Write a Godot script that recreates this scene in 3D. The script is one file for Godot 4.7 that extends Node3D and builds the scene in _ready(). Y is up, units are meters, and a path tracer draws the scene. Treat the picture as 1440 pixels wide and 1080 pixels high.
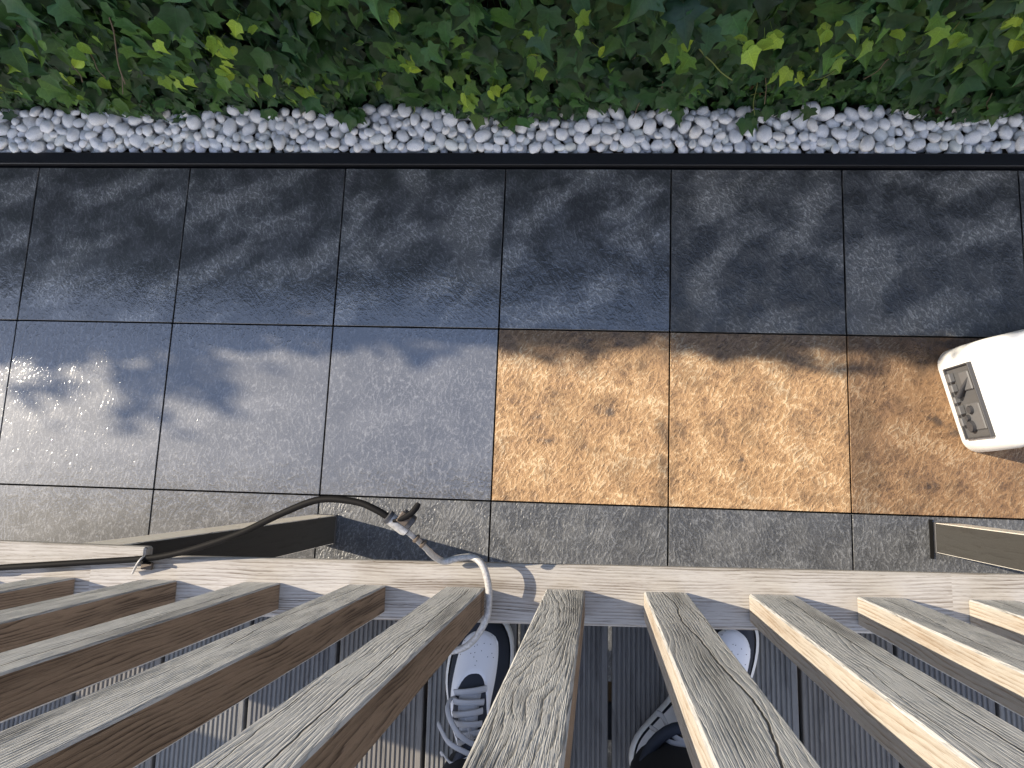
extends Node3D

var rng := RandomNumberGenerator.new()
var M := {}
const DECK := 1.1775
const TILE := 0.6

# ---------------------------------------------------------------- naming and tagging
func tag(o: Node, label := "", category := "", group := "", kind := "") -> Node:
	if label != "": o.set_meta("label", label)
	if category != "": o.set_meta("category", category)
	if group != "": o.set_meta("group", group)
	if kind != "": o.set_meta("kind", kind)
	return o

var used := {}
func numbered(parent: Node, called: String) -> String:
	var key := str(parent.get_instance_id()) + called
	var n: int = used.get(key, 0)
	used[key] = n + 1
	return called if n == 0 else "%s_%03d" % [called, n]

func base(called: String, at := Vector3.ZERO, turn := 0.0, parent: Node = self) -> Node3D:
	var o := Node3D.new()
	o.name = numbered(parent, called)
	parent.add_child(o, true)
	o.position = at
	o.rotation.y = turn
	return o

func part(called: String, mesh: Mesh, mats, parent: Node = self) -> MeshInstance3D:
	var o := MeshInstance3D.new()
	o.name = numbered(parent, called)
	o.mesh = mesh
	var list: Array = mats if mats is Array else [mats]
	for i in mini(list.size(), mesh.get_surface_count()):
		o.set_surface_override_material(i, list[i])
	parent.add_child(o, true)
	return o

# ---------------------------------------------------------------- mesh helpers
class Geo:
	var v := PackedVector3Array()
	var n := PackedVector3Array()
	var uv := PackedVector2Array()
	var c := PackedColorArray()
	var idx := PackedInt32Array()
	var colored := false
	func vert(p: Vector3, nn: Vector3, t := Vector2.ZERO, col := Color.WHITE) -> int:
		v.append(p); n.append(nn); uv.append(t); c.append(col)
		return v.size() - 1
	func tri(a: int, b: int, d: int, out: Vector3) -> void:
		var g := (v[b] - v[a]).cross(v[d] - v[a])
		if g.dot(out) > 0.0:
			idx.append(a); idx.append(d); idx.append(b)
		else:
			idx.append(a); idx.append(b); idx.append(d)
	func flat(ps: Array, out: Vector3, uvs: Array, col := Color.WHITE) -> void:
		var k := []
		for i in ps.size():
			k.append(vert(ps[i], out, uvs[i], col))
		for i in range(1, ps.size() - 1):
			tri(k[0], k[i], k[i + 1], out)
	func smooth() -> void:
		for i in n.size(): n[i] = Vector3.ZERO
		for i in range(0, idx.size(), 3):
			var g := -(v[idx[i + 1]] - v[idx[i]]).cross(v[idx[i + 2]] - v[idx[i]])
			for k in 3: n[idx[i + k]] += g
		for i in n.size():
			n[i] = n[i].normalized() if n[i].length() > 1e-14 else Vector3.UP
	func into(m: ArrayMesh) -> void:
		var a := []
		a.resize(Mesh.ARRAY_MAX)
		a[Mesh.ARRAY_VERTEX] = v
		a[Mesh.ARRAY_NORMAL] = n
		a[Mesh.ARRAY_TEX_UV] = uv
		if colored: a[Mesh.ARRAY_COLOR] = c
		a[Mesh.ARRAY_INDEX] = idx
		m.add_surface_from_arrays(Mesh.PRIMITIVE_TRIANGLES, a)
	func mesh() -> ArrayMesh:
		var m := ArrayMesh.new()
		into(m)
		return m
	# a bevelled box round «mid»; u runs across and v along the axis «along», in metres
	func box(mid: Vector3, size: Vector3, bev: float, along: int, off := Vector2.ZERO, only := []) -> void:
		var h := size * 0.5
		for a in 3:
			var b := (a + 1) % 3
			var d := (a + 2) % 3
			for s in [-1.0, 1.0]:
				if only.size() and not only.has(int(s) * (a + 1)): continue
				var ps := []
				for q in [[-1, -1], [1, -1], [1, 1], [-1, 1]]:
					var p := Vector3.ZERO
					p[a] = s * h[a]; p[b] = q[0] * (h[b] - bev); p[d] = q[1] * (h[d] - bev)
					ps.append(p)
				var o := Vector3.ZERO
				o[a] = s
				put(ps, o, mid, a, along, off)
		if only.size() and not only.has(0): return
		if bev <= 0.0: return
		for a in 3:   # edges along a
			var b := (a + 1) % 3
			var d := (a + 2) % 3
			for sb in [-1.0, 1.0]:
				for sd in [-1.0, 1.0]:
					var ps := []
					for q in [[-1, 0], [1, 0], [1, 1], [-1, 1]]:
						var p := Vector3.ZERO
						p[a] = q[0] * (h[a] - bev)
						p[b] = sb * (h[b] - (0.0 if q[1] == 0 else bev))
						p[d] = sd * (h[d] - (bev if q[1] == 0 else 0.0))
						ps.append(p)
					var o := Vector3.ZERO
					o[b] = sb; o[d] = sd
					put(ps, o.normalized(), mid, b if b != along else d, along, off)
		for sx in [-1.0, 1.0]:
			for sy in [-1.0, 1.0]:
				for sz in [-1.0, 1.0]:
					var s := Vector3(sx, sy, sz)
					var ps := []
					for a in 3:
						var p := s * (h - Vector3.ONE * bev)
						p[a] = s[a] * h[a]
						ps.append(p)
					put(ps, s.normalized(), mid, (along + 1) % 3, along, off)
	func put(ps: Array, o: Vector3, mid: Vector3, face: int, along: int, off: Vector2) -> void:
		var across := 3 - along - face if face != along else (along + 1) % 3
		var other := along if face != along else (along + 2) % 3
		var us := []
		var qs := []
		for p in ps:
			us.append(Vector2(p[across], p[other]) + off)
			qs.append(p + mid)
		flat(qs, o, us)
	func tube(pts: Array, radii, sides := 8, caps := true, flatten := 1.0) -> void:
		var rings := []
		var up := Vector3(0.13, 0.9, 0.21)
		var run := 0.0
		for i in pts.size():
			var t: Vector3 = (pts[mini(i + 1, pts.size() - 1)] - pts[maxi(i - 1, 0)]).normalized()
			var x := t.cross(up).normalized()
			if x.length() < 0.5: x = t.cross(Vector3.RIGHT).normalized()
			var y := x.cross(t).normalized()
			up = y
			var r: float = radii[i] if radii is Array else radii
			if i: run += (pts[i] - pts[i - 1]).length()
			var ring := []
			for k in sides:
				var g := TAU * k / sides
				var dir := x * cos(g) + y * sin(g) * flatten
				ring.append(vert(pts[i] + dir * r, (x * cos(g) + y * sin(g) / flatten).normalized(), Vector2(float(k) / sides * 0.03, run)))
			rings.append(ring)
		for i in rings.size() - 1:
			for k in sides:
				var a: int = rings[i][k]; var b: int = rings[i][(k + 1) % sides]
				var d: int = rings[i + 1][(k + 1) % sides]; var e: int = rings[i + 1][k]
				var o := n[a] + n[b]
				tri(a, b, d, o); tri(a, d, e, o)
		if caps:
			for e in [0, rings.size() - 1]:
				var o: Vector3 = (pts[0] - pts[1] if e == 0 else pts[e] - pts[e - 1]).normalized()
				var ps := []
				var us := []
				for k in sides:
					ps.append(v[rings[e][k]]); us.append(Vector2.ZERO)
				flat(ps, o, us)
	# a grid of points [row][column]; normals smoothed, facing along «out»
	func sheet(g: Array, out: Callable) -> void:
		var first := v.size()
		var w: int = g[0].size()
		for r in g.size():
			for k in w:
				vert(g[r][k], Vector3.UP, Vector2(g[r][k].x, g[r][k].z))
		for r in g.size() - 1:
			for k in w - 1:
				var a := first + r * w + k
				var o: Vector3 = out.call((v[a] + v[a + w + 1]) * 0.5)
				tri(a, a + 1, a + w + 1, o); tri(a, a + w + 1, a + w, o)

func boxmesh(size: Vector3, bev: float, along: int, off := Vector2.ZERO, mid := Vector3.ZERO) -> ArrayMesh:
	var g := Geo.new()
	g.box(mid, size, bev, along, off)
	return g.mesh()

func spline(pts: Array, per := 6) -> Array:
	var out := []
	for i in pts.size() - 1:
		var a: Vector3 = pts[maxi(i - 1, 0)]; var b: Vector3 = pts[i]
		var c: Vector3 = pts[i + 1]; var d: Vector3 = pts[mini(i + 2, pts.size() - 1)]
		for k in per:
			out.append(b.cubic_interpolate(c, a, d, float(k) / per))
	out.append(pts[-1])
	return out

# ---------------------------------------------------------------- materials
func noise(freq: float, sd: int, octaves := 4, ridged := false) -> FastNoiseLite:
	var f := FastNoiseLite.new()
	f.seed = sd
	f.noise_type = FastNoiseLite.TYPE_SIMPLEX_SMOOTH
	f.frequency = freq
	f.fractal_type = FastNoiseLite.FRACTAL_RIDGED if ridged else FastNoiseLite.FRACTAL_FBM
	f.fractal_octaves = octaves
	return f

func lin(r: float, g: float, b: float) -> Color:
	return Color(r, g, b).linear_to_srgb()

func plain(col: Color, rough := 0.7, metal := 0.0, spec := 0.5) -> StandardMaterial3D:
	var m := StandardMaterial3D.new()
	m.albedo_color = col.linear_to_srgb()
	m.roughness = rough
	m.metallic = metal
	m.metallic_specular = spec
	return m

func tex(im: Image) -> ImageTexture:
	return ImageTexture.create_from_image(im)

func seamless(freq: float, sd: int, w: int, h: int, octaves := 4, ridged := false, warp := 0.0) -> PackedByteArray:
	var f := noise(freq, sd, octaves, ridged)
	if warp > 0.0:
		f.domain_warp_enabled = true
		f.domain_warp_amplitude = warp
		f.domain_warp_frequency = freq * 0.6
		f.domain_warp_fractal_octaves = 2
	var im := f.get_seamless_image(w, h, false, false, 0.12, true)
	im.convert(Image.FORMAT_L8)
	return im.get_data()

func stretched(freq: float, sd: int, w: int, h: int, W: int, H: int, octaves := 4, ridged := false, warp := 0.0) -> PackedByteArray:
	var d := seamless(freq, sd, w, h, octaves, ridged, warp)
	var im := Image.create_from_data(w, h, false, Image.FORMAT_L8, d)
	im.resize(W, H, Image.INTERPOLATE_CUBIC)
	return im.get_data()

func gray(d: PackedByteArray, w: int, h: int) -> ImageTexture:
	return tex(Image.create_from_data(w, h, false, Image.FORMAT_L8, d))

func make_slate() -> void:
	var S := 1024
	# one repeat is 1.3 m: cleft ridges, long wrinkles and clouds of mineral colour
	var fibre := stretched(0.050, 11, S, S / 2, S, S, 4, true, 16.0)
	var fine := seamless(0.11, 12, S, S, 3, true, 7.0)
	var cloud := stretched(0.0058, 13, S / 2, S, S, S, 5, false, 50.0)
	var cloud2 := seamless(0.010, 14, S, S, 4, false, 40.0)
	var col := PackedByteArray(); col.resize(S * S * 3)
	var rust := PackedByteArray(); rust.resize(S * S * 3)
	var soft := PackedByteArray(); soft.resize(S * S * 3)
	var hgt := PackedByteArray(); hgt.resize(S * S)
	var rgh := PackedByteArray(); rgh.resize(S * S)
	for i in S * S:
		var f := fibre[i] / 255.0
		var q := fine[i] / 255.0
		var k := smoothstep(0.24, 0.78, cloud[i] / 255.0)
		var k2 := smoothstep(0.30, 0.70, cloud2[i] / 255.0)
		var ridge := f * f * 0.65 + q * q * 0.35
		k = pow(k, 1.7)
		var line := smoothstep(0.62, 0.95, f) * 0.7 + smoothstep(0.6, 0.95, q) * 0.4
		var a := lerpf(0.030, 0.125, k * 0.75 + k2 * 0.25) + line * lerpf(0.06, 0.40, k * 0.85 + k2 * 0.15)
		var warm := k * 0.04
		var even := lerpf(0.050, 0.086, k2 * 0.4 + k * 0.6) + line * 0.17
		soft[i * 3] = int(clampf(pow(even, 1 / 2.2), 0, 1) * 255)
		soft[i * 3 + 1] = int(clampf(pow(even, 1 / 2.2), 0, 1) * 255)
		soft[i * 3 + 2] = int(clampf(pow(even * 1.03, 1 / 2.2), 0, 1) * 255)
		col[i * 3] = int(clampf(pow(a * (1.02 + warm), 1 / 2.2), 0, 1) * 255)
		col[i * 3 + 1] = int(clampf(pow(a * (1.0 + warm * 0.3), 1 / 2.2), 0, 1) * 255)
		col[i * 3 + 2] = int(clampf(pow(a * (0.96 - warm), 1 / 2.2), 0, 1) * 255)
		var t := clampf(k2 * 0.14 + k * 0.20 + ridge * 1.15 - 0.06, 0.0, 1.0)
		var c := Vector3(0.17, 0.102, 0.055).lerp(Vector3(0.40, 0.245, 0.122), smoothstep(0.0, 0.55, t)).lerp(Vector3(0.66, 0.50, 0.315), smoothstep(0.55, 1.0, t))
		c = c.lerp(Vector3(0.070, 0.058, 0.05), smoothstep(0.30, 0.15, cloud2[i] / 255.0 * 0.5 + cloud[i] / 255.0 * 0.5) * 0.75)
		for j in 3: rust[i * 3 + j] = int(clampf(pow(c[j], 1 / 2.2), 0, 1) * 255)
		hgt[i] = int(clampf(f * 0.55 + q * 0.3 + k2 * 0.2, 0, 1) * 255)
		rgh[i] = int(clampf(0.62 + (k2 - 0.5) * 0.35 + (q - 0.5) * 0.3, 0.1, 1) * 255)
	M.slate_col = tex(Image.create_from_data(S, S, false, Image.FORMAT_RGB8, col))
	M.rust_col = tex(Image.create_from_data(S, S, false, Image.FORMAT_RGB8, rust))
	M.soft_col = tex(Image.create_from_data(S, S, false, Image.FORMAT_RGB8, soft))
	M.slate_h = gray(hgt, S, S)
	M.slate_r = gray(rgh, S, S)
	for kind in ["wet", "wet_even", "damp", "dry", "dry_even", "rust", "rust_dark"]:
		var m := StandardMaterial3D.new()
		m.albedo_texture = M.rust_col if kind.begins_with("rust") else (M.soft_col if kind.ends_with("even") else M.slate_col)
		m.roughness_texture = M.slate_r
		m.roughness_texture_channel = BaseMaterial3D.TEXTURE_CHANNEL_RED
		m.roughness = {"wet": 0.15, "wet_even": 0.16, "dry_even": 0.74, "damp": 0.30, "dry": 0.78, "rust": 0.85, "rust_dark": 0.85}[kind]
		m.metallic_specular = {"wet": 0.72, "wet_even": 0.72, "dry_even": 0.5, "damp": 0.66, "dry": 0.5, "rust": 0.42, "rust_dark": 0.42}[kind]
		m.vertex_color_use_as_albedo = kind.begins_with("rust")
		m.heightmap_enabled = true
		m.heightmap_texture = M.slate_h
		m.heightmap_scale = {"wet": 0.08, "wet_even": 0.13, "dry_even": 0.36, "damp": 0.16, "dry": 0.32, "rust": 0.5, "rust_dark": 0.5}[kind]
		if kind == "dry_even": m.albedo_color = Color(0.97, 0.985, 1.0)
		if kind == "dry": m.albedo_color = Color(1.0, 0.985, 0.955)
		if kind == "rust_dark": m.albedo_color = Color(0.80, 0.79, 0.80)
		if not kind.begins_with("rust"):
			m.clearcoat_enabled = true
			m.clearcoat = {"wet": 0.8, "wet_even": 0.8, "dry_even": 0.35, "damp": 0.75, "dry": 0.3}[kind]
			m.clearcoat_roughness = {"wet": 0.5, "wet_even": 0.5, "dry_even": 0.55, "damp": 0.52, "dry": 0.55}[kind]
		M["slate_" + kind] = m

# weathered wood: growth rings bent by knots, eroded into furrows, split by drying cracks
func wood_images(sd: int, rings: float, bend: float, knots: Array, cracks: Array, light: Vector3, dark: Vector3, contrast: float, W := 256, H := 1024) -> Array:
	var n1 := noise(1.0, sd, 3)
	var n2 := noise(1.0, sd + 1, 3)
	var n3 := noise(1.0, sd + 2, 2)
	var col := PackedByteArray(); col.resize(W * H * 3)
	var hgt := PackedByteArray(); hgt.resize(W * H)
	for y in H:
		var v := float(y) / H
		var cr := []
		for c in cracks:   # [u, v0, v1, wander, width]
			var on := smoothstep(c[1], c[1] + 0.02, v) * smoothstep(c[2], c[2] - 0.03, v)
			cr.append([c[0] + n3.get_noise_2d(v * 1.7, c[0] * 31.0) * c[3] + n1.get_noise_2d(v * 26.0, 7.0) * 0.018, c[4] * on])
		for x in W:
			var u := float(x) / W
			var F := u * rings + bend * n1.get_noise_2d(u * 0.28, v * 1.3) + 0.28 * n2.get_noise_2d(u * 4.0, v * 12.0)
			var kn := 0.0
			for k in knots:   # [u, v, radius, strength]
				var du: float = (u - k[0]) / k[2]
				var dv: float = (v - k[1]) * H / W * 0.32 / k[2]
				var d2 := du * du + dv * dv * 0.55
				F += k[3] * exp(-d2) * (1.0 if du > 0.0 else -1.0) * minf(1.0, absf(du) * 1.6)
				kn = maxf(kn, exp(-(du * du * 3.0 + dv * dv * 3.0)))
			var r := F - floorf(F)
			var late := pow(r, 2.6) * smoothstep(1.0, 0.90, r)
			var streak := n2.get_noise_2d(u * 62.0, v * 7.0) * 0.75 + n3.get_noise_2d(u * 170.0, v * 30.0) * 0.55
			var blotch := n1.get_noise_2d(u * 2.0 + 9.0, v * 5.0)
			var fleck := smoothstep(0.34, 0.62, n1.get_noise_2d(u * 90.0 + 40.0, v * 34.0)) * 0.45
			var late2 := late * clampf(0.75 + 1.3 * n2.get_noise_2d(u * 3.0 + 5.0, v * 9.0), 0.1, 1.3)
			var t := clampf(late2 * contrast + streak * 0.36 + fleck + 0.14 + blotch * 0.30 + kn * 0.5, 0.0, 1.0)
			var h := 0.75 - late2 * 0.5 + streak * 0.25 - fleck * 0.4 - kn * 0.2
			for c in cr:
				var g := smoothstep(c[1], c[1] * 0.35, absf(u - c[0])) if c[1] > 0.0005 else 0.0
				t = maxf(t, g * 1.35); h -= g * 0.8
			var k := light.lerp(dark, minf(t, 1.0))
			if t > 1.0: k *= 1.0 - (t - 1.0) * 2.2
			k *= 1.0 + blotch * 0.16
			var i := y * W + x
			for j in 3: col[i * 3 + j] = int(clampf(pow(maxf(k[j], 0.002), 1 / 2.2), 0, 1) * 255)
			hgt[i] = int(clampf(h, 0, 1) * 255)
	return [tex(Image.create_from_data(W, H, false, Image.FORMAT_RGB8, col)), gray(hgt, W, H)]

func wood(im: Array, uscale: Vector2, relief: float, tint := Color.WHITE, rough := 0.8) -> StandardMaterial3D:
	var m := StandardMaterial3D.new()
	m.albedo_texture = im[0]
	m.albedo_color = tint
	m.heightmap_enabled = true
	m.heightmap_texture = im[1]
	m.heightmap_scale = relief
	m.roughness = rough
	m.metallic_specular = 0.35
	m.uv1_scale = Vector3(uscale.x, uscale.y, 1)
	return m

func make_materials() -> void:
	make_slate()
	var gl := Vector3(0.585, 0.58, 0.565); var gd := Vector3(0.165, 0.16, 0.153)
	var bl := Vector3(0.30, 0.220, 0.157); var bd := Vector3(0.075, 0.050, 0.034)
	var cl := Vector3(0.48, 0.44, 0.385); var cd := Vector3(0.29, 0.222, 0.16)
	var rl := Vector3(0.42, 0.395, 0.362); var rd := Vector3(0.105, 0.08, 0.058)
	var face := Vector2(1 / 0.062, 1 / 0.9)
	var g_fine := wood_images(21, 19.0, 4.0, [[0.2, 0.72, 0.25, 0.8]], [[0.45, 0.0, 0.5, 0.3, 0.012]], gl, gd, 0.75)
	var g_split := wood_images(22, 15.0, 4.5, [[0.8, 0.3, 0.3, 1.3]], [[0.6, 0.1, 0.98, 0.25, 0.016], [0.3, 0.5, 0.9, 0.3, 0.008]], gl, gd, 0.5)
	var g_curl := wood_images(23, 12.0, 6.5, [[0.95, 0.14, 0.6, 3.4], [0.1, 0.8, 0.4, 1.0]], [], gl, gd, 0.85)
	var g_knot := wood_images(24, 13.0, 3.5, [[0.45, 0.47, 0.5, 1.6], [0.7, 0.06, 0.3, 0.7]], [[0.55, 0.0, 0.99, 0.42, 0.022], [0.75, 0.06, 0.3, 0.25, 0.009], [0.85, 0.2, 0.4, 0.3, 0.01]], gl * 0.93, gd, 0.38)
	M.front = [wood(g_fine, face, 0.16), wood(g_split, face, 0.14), wood(g_curl, face, 0.26), wood(g_knot, face, 0.12)]
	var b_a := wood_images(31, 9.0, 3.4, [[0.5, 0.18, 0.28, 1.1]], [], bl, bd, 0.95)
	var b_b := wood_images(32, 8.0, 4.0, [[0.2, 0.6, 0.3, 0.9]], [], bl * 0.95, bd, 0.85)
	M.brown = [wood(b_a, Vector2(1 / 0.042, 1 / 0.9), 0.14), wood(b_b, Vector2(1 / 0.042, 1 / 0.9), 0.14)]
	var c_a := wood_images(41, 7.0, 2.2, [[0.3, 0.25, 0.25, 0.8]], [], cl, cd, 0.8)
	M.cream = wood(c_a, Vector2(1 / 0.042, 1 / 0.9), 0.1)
	var r_a := wood_images(51, 17.0, 3.0, [[0.35, 0.47, 0.16, 0.6], [0.8, 0.2, 0.12, 0.5]], [[0.72, 0.1, 0.6, 0.12, 0.006]], rl, rd, 0.72)
	M.rail = wood(r_a, Vector2(1 / 0.085, 1 / 1.3), 0.06)
	var d_a := wood_images(61, 4.0, 2.0, [], [], Vector3(0.185, 0.178, 0.165), Vector3(0.08, 0.077, 0.072), 0.5)
	M.deck = [wood(d_a, Vector2(1 / 0.15, 1 / 1.1), 0.03), wood(d_a, Vector2(1 / 0.15, 1 / 1.1), 0.03, Color(0.92, 0.92, 0.93)), wood(d_a, Vector2(1 / 0.15, 1 / 1.1), 0.03, Color(0.97, 0.95, 0.93))]
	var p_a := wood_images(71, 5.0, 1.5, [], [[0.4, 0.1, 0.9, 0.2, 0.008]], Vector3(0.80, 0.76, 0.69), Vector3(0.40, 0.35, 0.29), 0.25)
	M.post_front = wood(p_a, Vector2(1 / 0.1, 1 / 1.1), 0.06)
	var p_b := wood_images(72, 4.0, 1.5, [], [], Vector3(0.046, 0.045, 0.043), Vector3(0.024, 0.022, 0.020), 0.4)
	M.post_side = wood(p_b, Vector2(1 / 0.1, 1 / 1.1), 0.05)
	var soil := noise(3.0, 81, 4)
	var nt := NoiseTexture2D.new()
	nt.noise = noise(0.02, 82, 5); nt.width = 512; nt.height = 512; nt.seamless = true
	nt.color_ramp = Gradient.new()
	nt.color_ramp.colors = PackedColorArray([lin(0.03, 0.022, 0.015), lin(0.085, 0.06, 0.04)])
	M.soil = plain(Color(1, 1, 1), 0.95)
	M.soil.albedo_texture = nt
	M.soil.uv1_triplanar = true
	M.soil.uv1_world_triplanar = true
	M.joint = plain(Color(0.012, 0.012, 0.012), 0.95)
	M.joint.metallic_specular = 0.05
	M.edging = plain(Color(0.018, 0.018, 0.02), 0.45, 0.3)
	var en := NoiseTexture2D.new()
	en.noise = noise(0.03, 84, 5); en.width = 512; en.height = 512; en.seamless = true
	M.edging.uv1_triplanar = true
	M.edging.uv1_scale = Vector3(3, 3, 3)
	M.edging.heightmap_enabled = true
	M.edging.heightmap_texture = en
	M.edging.heightmap_scale = 0.05
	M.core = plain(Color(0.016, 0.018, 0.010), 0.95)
	M.bark = plain(Color(0.17, 0.125, 0.08), 0.8)
	M.vine = plain(Color(0.17, 0.20, 0.05), 0.6)
	M.dead = plain(Color(0.20, 0.10, 0.055), 0.8)
	M.white = plain(Color(0.80, 0.80, 0.79), 0.45)
	M.grey_plastic = plain(Color(0.085, 0.085, 0.088), 0.5)
	M.mid_plastic = plain(Color(0.12, 0.12, 0.125), 0.4)
	M.dark_plastic = plain(Color(0.05, 0.05, 0.055), 0.5)
	M.rubber = plain(Color(0.007, 0.0065, 0.0065), 0.65, 0.0, 0.22)
	M.steel = plain(Color(0.58, 0.57, 0.55), 0.45, 0.1)
	var st := NoiseTexture2D.new()
	st.noise = noise(0.05, 85, 4); st.width = 256; st.height = 256; st.seamless = true
	st.color_ramp = Gradient.new()
	st.color_ramp.colors = PackedColorArray([lin(0.26, 0.25, 0.24), lin(0.60, 0.59, 0.57)])
	M.steel.albedo_color = Color.WHITE
	M.steel.albedo_texture = st
	M.steel.uv1_triplanar = true
	M.steel.uv1_scale = Vector3(14, 14, 14)
	M.rusty = plain(Color(0.11, 0.085, 0.065), 0.7, 0.2)
	M.navy = plain(Color(0.014, 0.019, 0.032), 0.75)
	M.shoe_white = plain(Color(0.74, 0.74, 0.76), 0.55)
	M.sole = plain(Color(0.62, 0.61, 0.58), 0.6)
	M.lace = plain(Color(0.36, 0.36, 0.37), 0.85)
	M.tongue = plain(Color(0.30, 0.31, 0.33), 0.85)
	M.trouser = plain(Color(0.008, 0.008, 0.010), 0.9)
	M.jacket = plain(Color(0.03, 0.035, 0.05), 0.85)
	M.skin = plain(Color(0.50, 0.30, 0.21), 0.55)
	M.hair = plain(Color(0.03, 0.02, 0.014), 0.7)
	# a leaf's veins and mottling
	var L := 128
	var lc := PackedByteArray(); lc.resize(L * L * 3)
	var ln := noise(0.06, 91, 3)
	for y in L:
		for x in L:
			var u := absf(float(x) / L - 0.5)
			var v := float(y) / L
			var vein := smoothstep(0.016, 0.004, u)
			for k in 5:
				var v0 := 0.04 + k * 0.15
				var slope := 0.75 if k else -0.1
				var d := absf(v - v0 - u * slope) / sqrt(1 + slope * slope)
				vein = maxf(vein, smoothstep(0.013, 0.003, d) * (0.75 if k < 2 else 0.5) * smoothstep(0.5, 0.3, u))
			var g := 0.80 + ln.get_noise_2d(x, y) * 0.16
			var c := Vector3(g, g, g).lerp(Vector3(1.25, 1.22, 1.2), vein * 0.7)
			for j in 3: lc[(y * L + x) * 3 + j] = int(clampf(pow(c[j] / 1.3, 1 / 2.2), 0, 1) * 255)
	M.leaf_tex = tex(Image.create_from_data(L, L, false, Image.FORMAT_RGB8, lc))
	M.leaf = []
	for c in [Color(0.026, 0.070, 0.018), Color(0.036, 0.095, 0.020), Color(0.052, 0.125, 0.022), Color(0.085, 0.175, 0.024), Color(0.17, 0.28, 0.030), Color(0.30, 0.42, 0.040)]:
		M.leaf.append(leaf_mat(c * 1.4))
	M.leaf_many = leaf_mat(Color(1, 1, 1))
	M.leaf_many.vertex_color_use_as_albedo = true

func leaf_mat(c: Color) -> StandardMaterial3D:
	var m := StandardMaterial3D.new()
	m.albedo_texture = M.leaf_tex
	m.albedo_color = Color(c.r, c.g, c.b).linear_to_srgb()
	m.roughness = 0.42
	m.metallic_specular = 0.38
	m.cull_mode = BaseMaterial3D.CULL_DISABLED
	m.backlight_enabled = true
	m.backlight = Color(0.2, 0.2, 0.2)
	return m

# ---------------------------------------------------------------- setting: ground, terrace, gravel
func build_ground() -> void:
	var g := Geo.new()
	g.box(Vector3(0, -0.18, 0), Vector3(400, 0.2, 400), 0.0, 0)
	tag(part("ground", g.mesh(), M.soil), "", "", "", "structure")

func build_terrace() -> void:
	var root := base("terrace")
	tag(root, "", "", "", "structure")
	part("joint_bed", boxmesh(Vector3(11.9, 0.05, 4.9), 0.0, 0, Vector2.ZERO, Vector3(0.1, -0.045, 1.33)), M.joint, root)
	var r := RandomNumberGenerator.new()
	r.seed = 5
	var gap := 0.0055
	for row in 6:
		for c in range(-4, 13):
			var x := (c + 0.5) * TILE - 2.1635
			var z := (row + 0.5) * TILE - 1.1149
			if row > 3 and (c < -1 or c > 8): continue
			var kind := "dry"
			if row < 2: kind = "wet" if c < 3 else ("damp" if c < 4 else "dry")
			elif row == 2: kind = "wet_even" if c < 2 else "dry_even"
			if row == 1 and c <= 2: kind = "wet_even"
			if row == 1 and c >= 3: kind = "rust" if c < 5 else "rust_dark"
			if row == 0 and c == 2: kind = "wet"
			var g := Geo.new()
			g.box(Vector3.ZERO, Vector3(TILE - gap, 0.02, TILE - gap), 0.0008, 2)
			var ang := r.randf_range(-0.35, 0.35) + (PI if r.randf() < 0.5 else 0.0)
			if row == 0: ang = r.randf_range(0.25, 0.75)
			if kind.begins_with("rust"): ang = -0.7 + r.randf_range(-0.2, 0.2)
			var off := Vector2(r.randf(), r.randf())
			for i in g.uv.size(): g.uv[i] = (g.uv[i] / 1.3).rotated(ang) + off
			if kind.begins_with("rust"): stain_and_shade(g, x, z, ang, off)
			var t := part("paving_tile", g.mesh(), M["slate_" + kind], root)
			t.position = Vector3(x, -0.01 + r.randf_range(-0.0006, 0.0006), z)

# the top of a rust coloured tile as a fine sheet whose vertex colours carry dark mineral staining and painted hedge shade
func stain_and_shade(g: Geo, x: float, z: float, ang: float, off: Vector2) -> void:
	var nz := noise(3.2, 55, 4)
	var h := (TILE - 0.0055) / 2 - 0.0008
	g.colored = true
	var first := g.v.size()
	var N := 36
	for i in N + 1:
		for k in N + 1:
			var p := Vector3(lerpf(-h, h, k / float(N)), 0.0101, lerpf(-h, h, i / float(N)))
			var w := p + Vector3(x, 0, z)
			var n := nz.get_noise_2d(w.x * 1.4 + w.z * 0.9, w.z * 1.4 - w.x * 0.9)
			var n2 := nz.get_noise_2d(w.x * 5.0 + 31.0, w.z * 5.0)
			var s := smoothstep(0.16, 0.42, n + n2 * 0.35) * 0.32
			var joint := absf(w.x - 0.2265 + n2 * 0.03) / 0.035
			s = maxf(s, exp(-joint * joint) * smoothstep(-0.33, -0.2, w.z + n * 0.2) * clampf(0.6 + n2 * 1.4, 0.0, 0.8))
			s = maxf(s, smoothstep(-0.36, -0.48, w.z + n * 0.10 + n2 * 0.05) * 0.75)  # shade of the hedge along the far edge, painted into the colour
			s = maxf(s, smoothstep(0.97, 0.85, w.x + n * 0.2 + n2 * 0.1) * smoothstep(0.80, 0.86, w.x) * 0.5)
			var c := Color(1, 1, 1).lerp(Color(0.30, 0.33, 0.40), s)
			g.vert(p, Vector3.UP, (Vector2(p.x, p.z) / 1.3).rotated(ang) + off, c)
	for i in N:
		for k in N:
			var a := first + i * (N + 1) + k
			g.tri(a, a + 1, a + N + 2, Vector3.UP); g.tri(a, a + N + 2, a + N + 1, Vector3.UP)

func build_slot() -> void:
	var o := get_node("terrace")
	part("cut_slot", boxmesh(Vector3(0.011, 0.004, 0.125), 0.0, 2, Vector2.ZERO, Vector3(1.086, 0.0035, 0.158)), M.joint, o)

func build_edging() -> void:
	var g := Geo.new()
	g.box(Vector3(0.1, -0.02, -1.1455), Vector3(9.0, 0.07, 0.047), 0.003, 0)
	tag(part("edging_strip", g.mesh(), M.edging), "long black edging strip between the white pebbles and the slate tiles", "edging")

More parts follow.
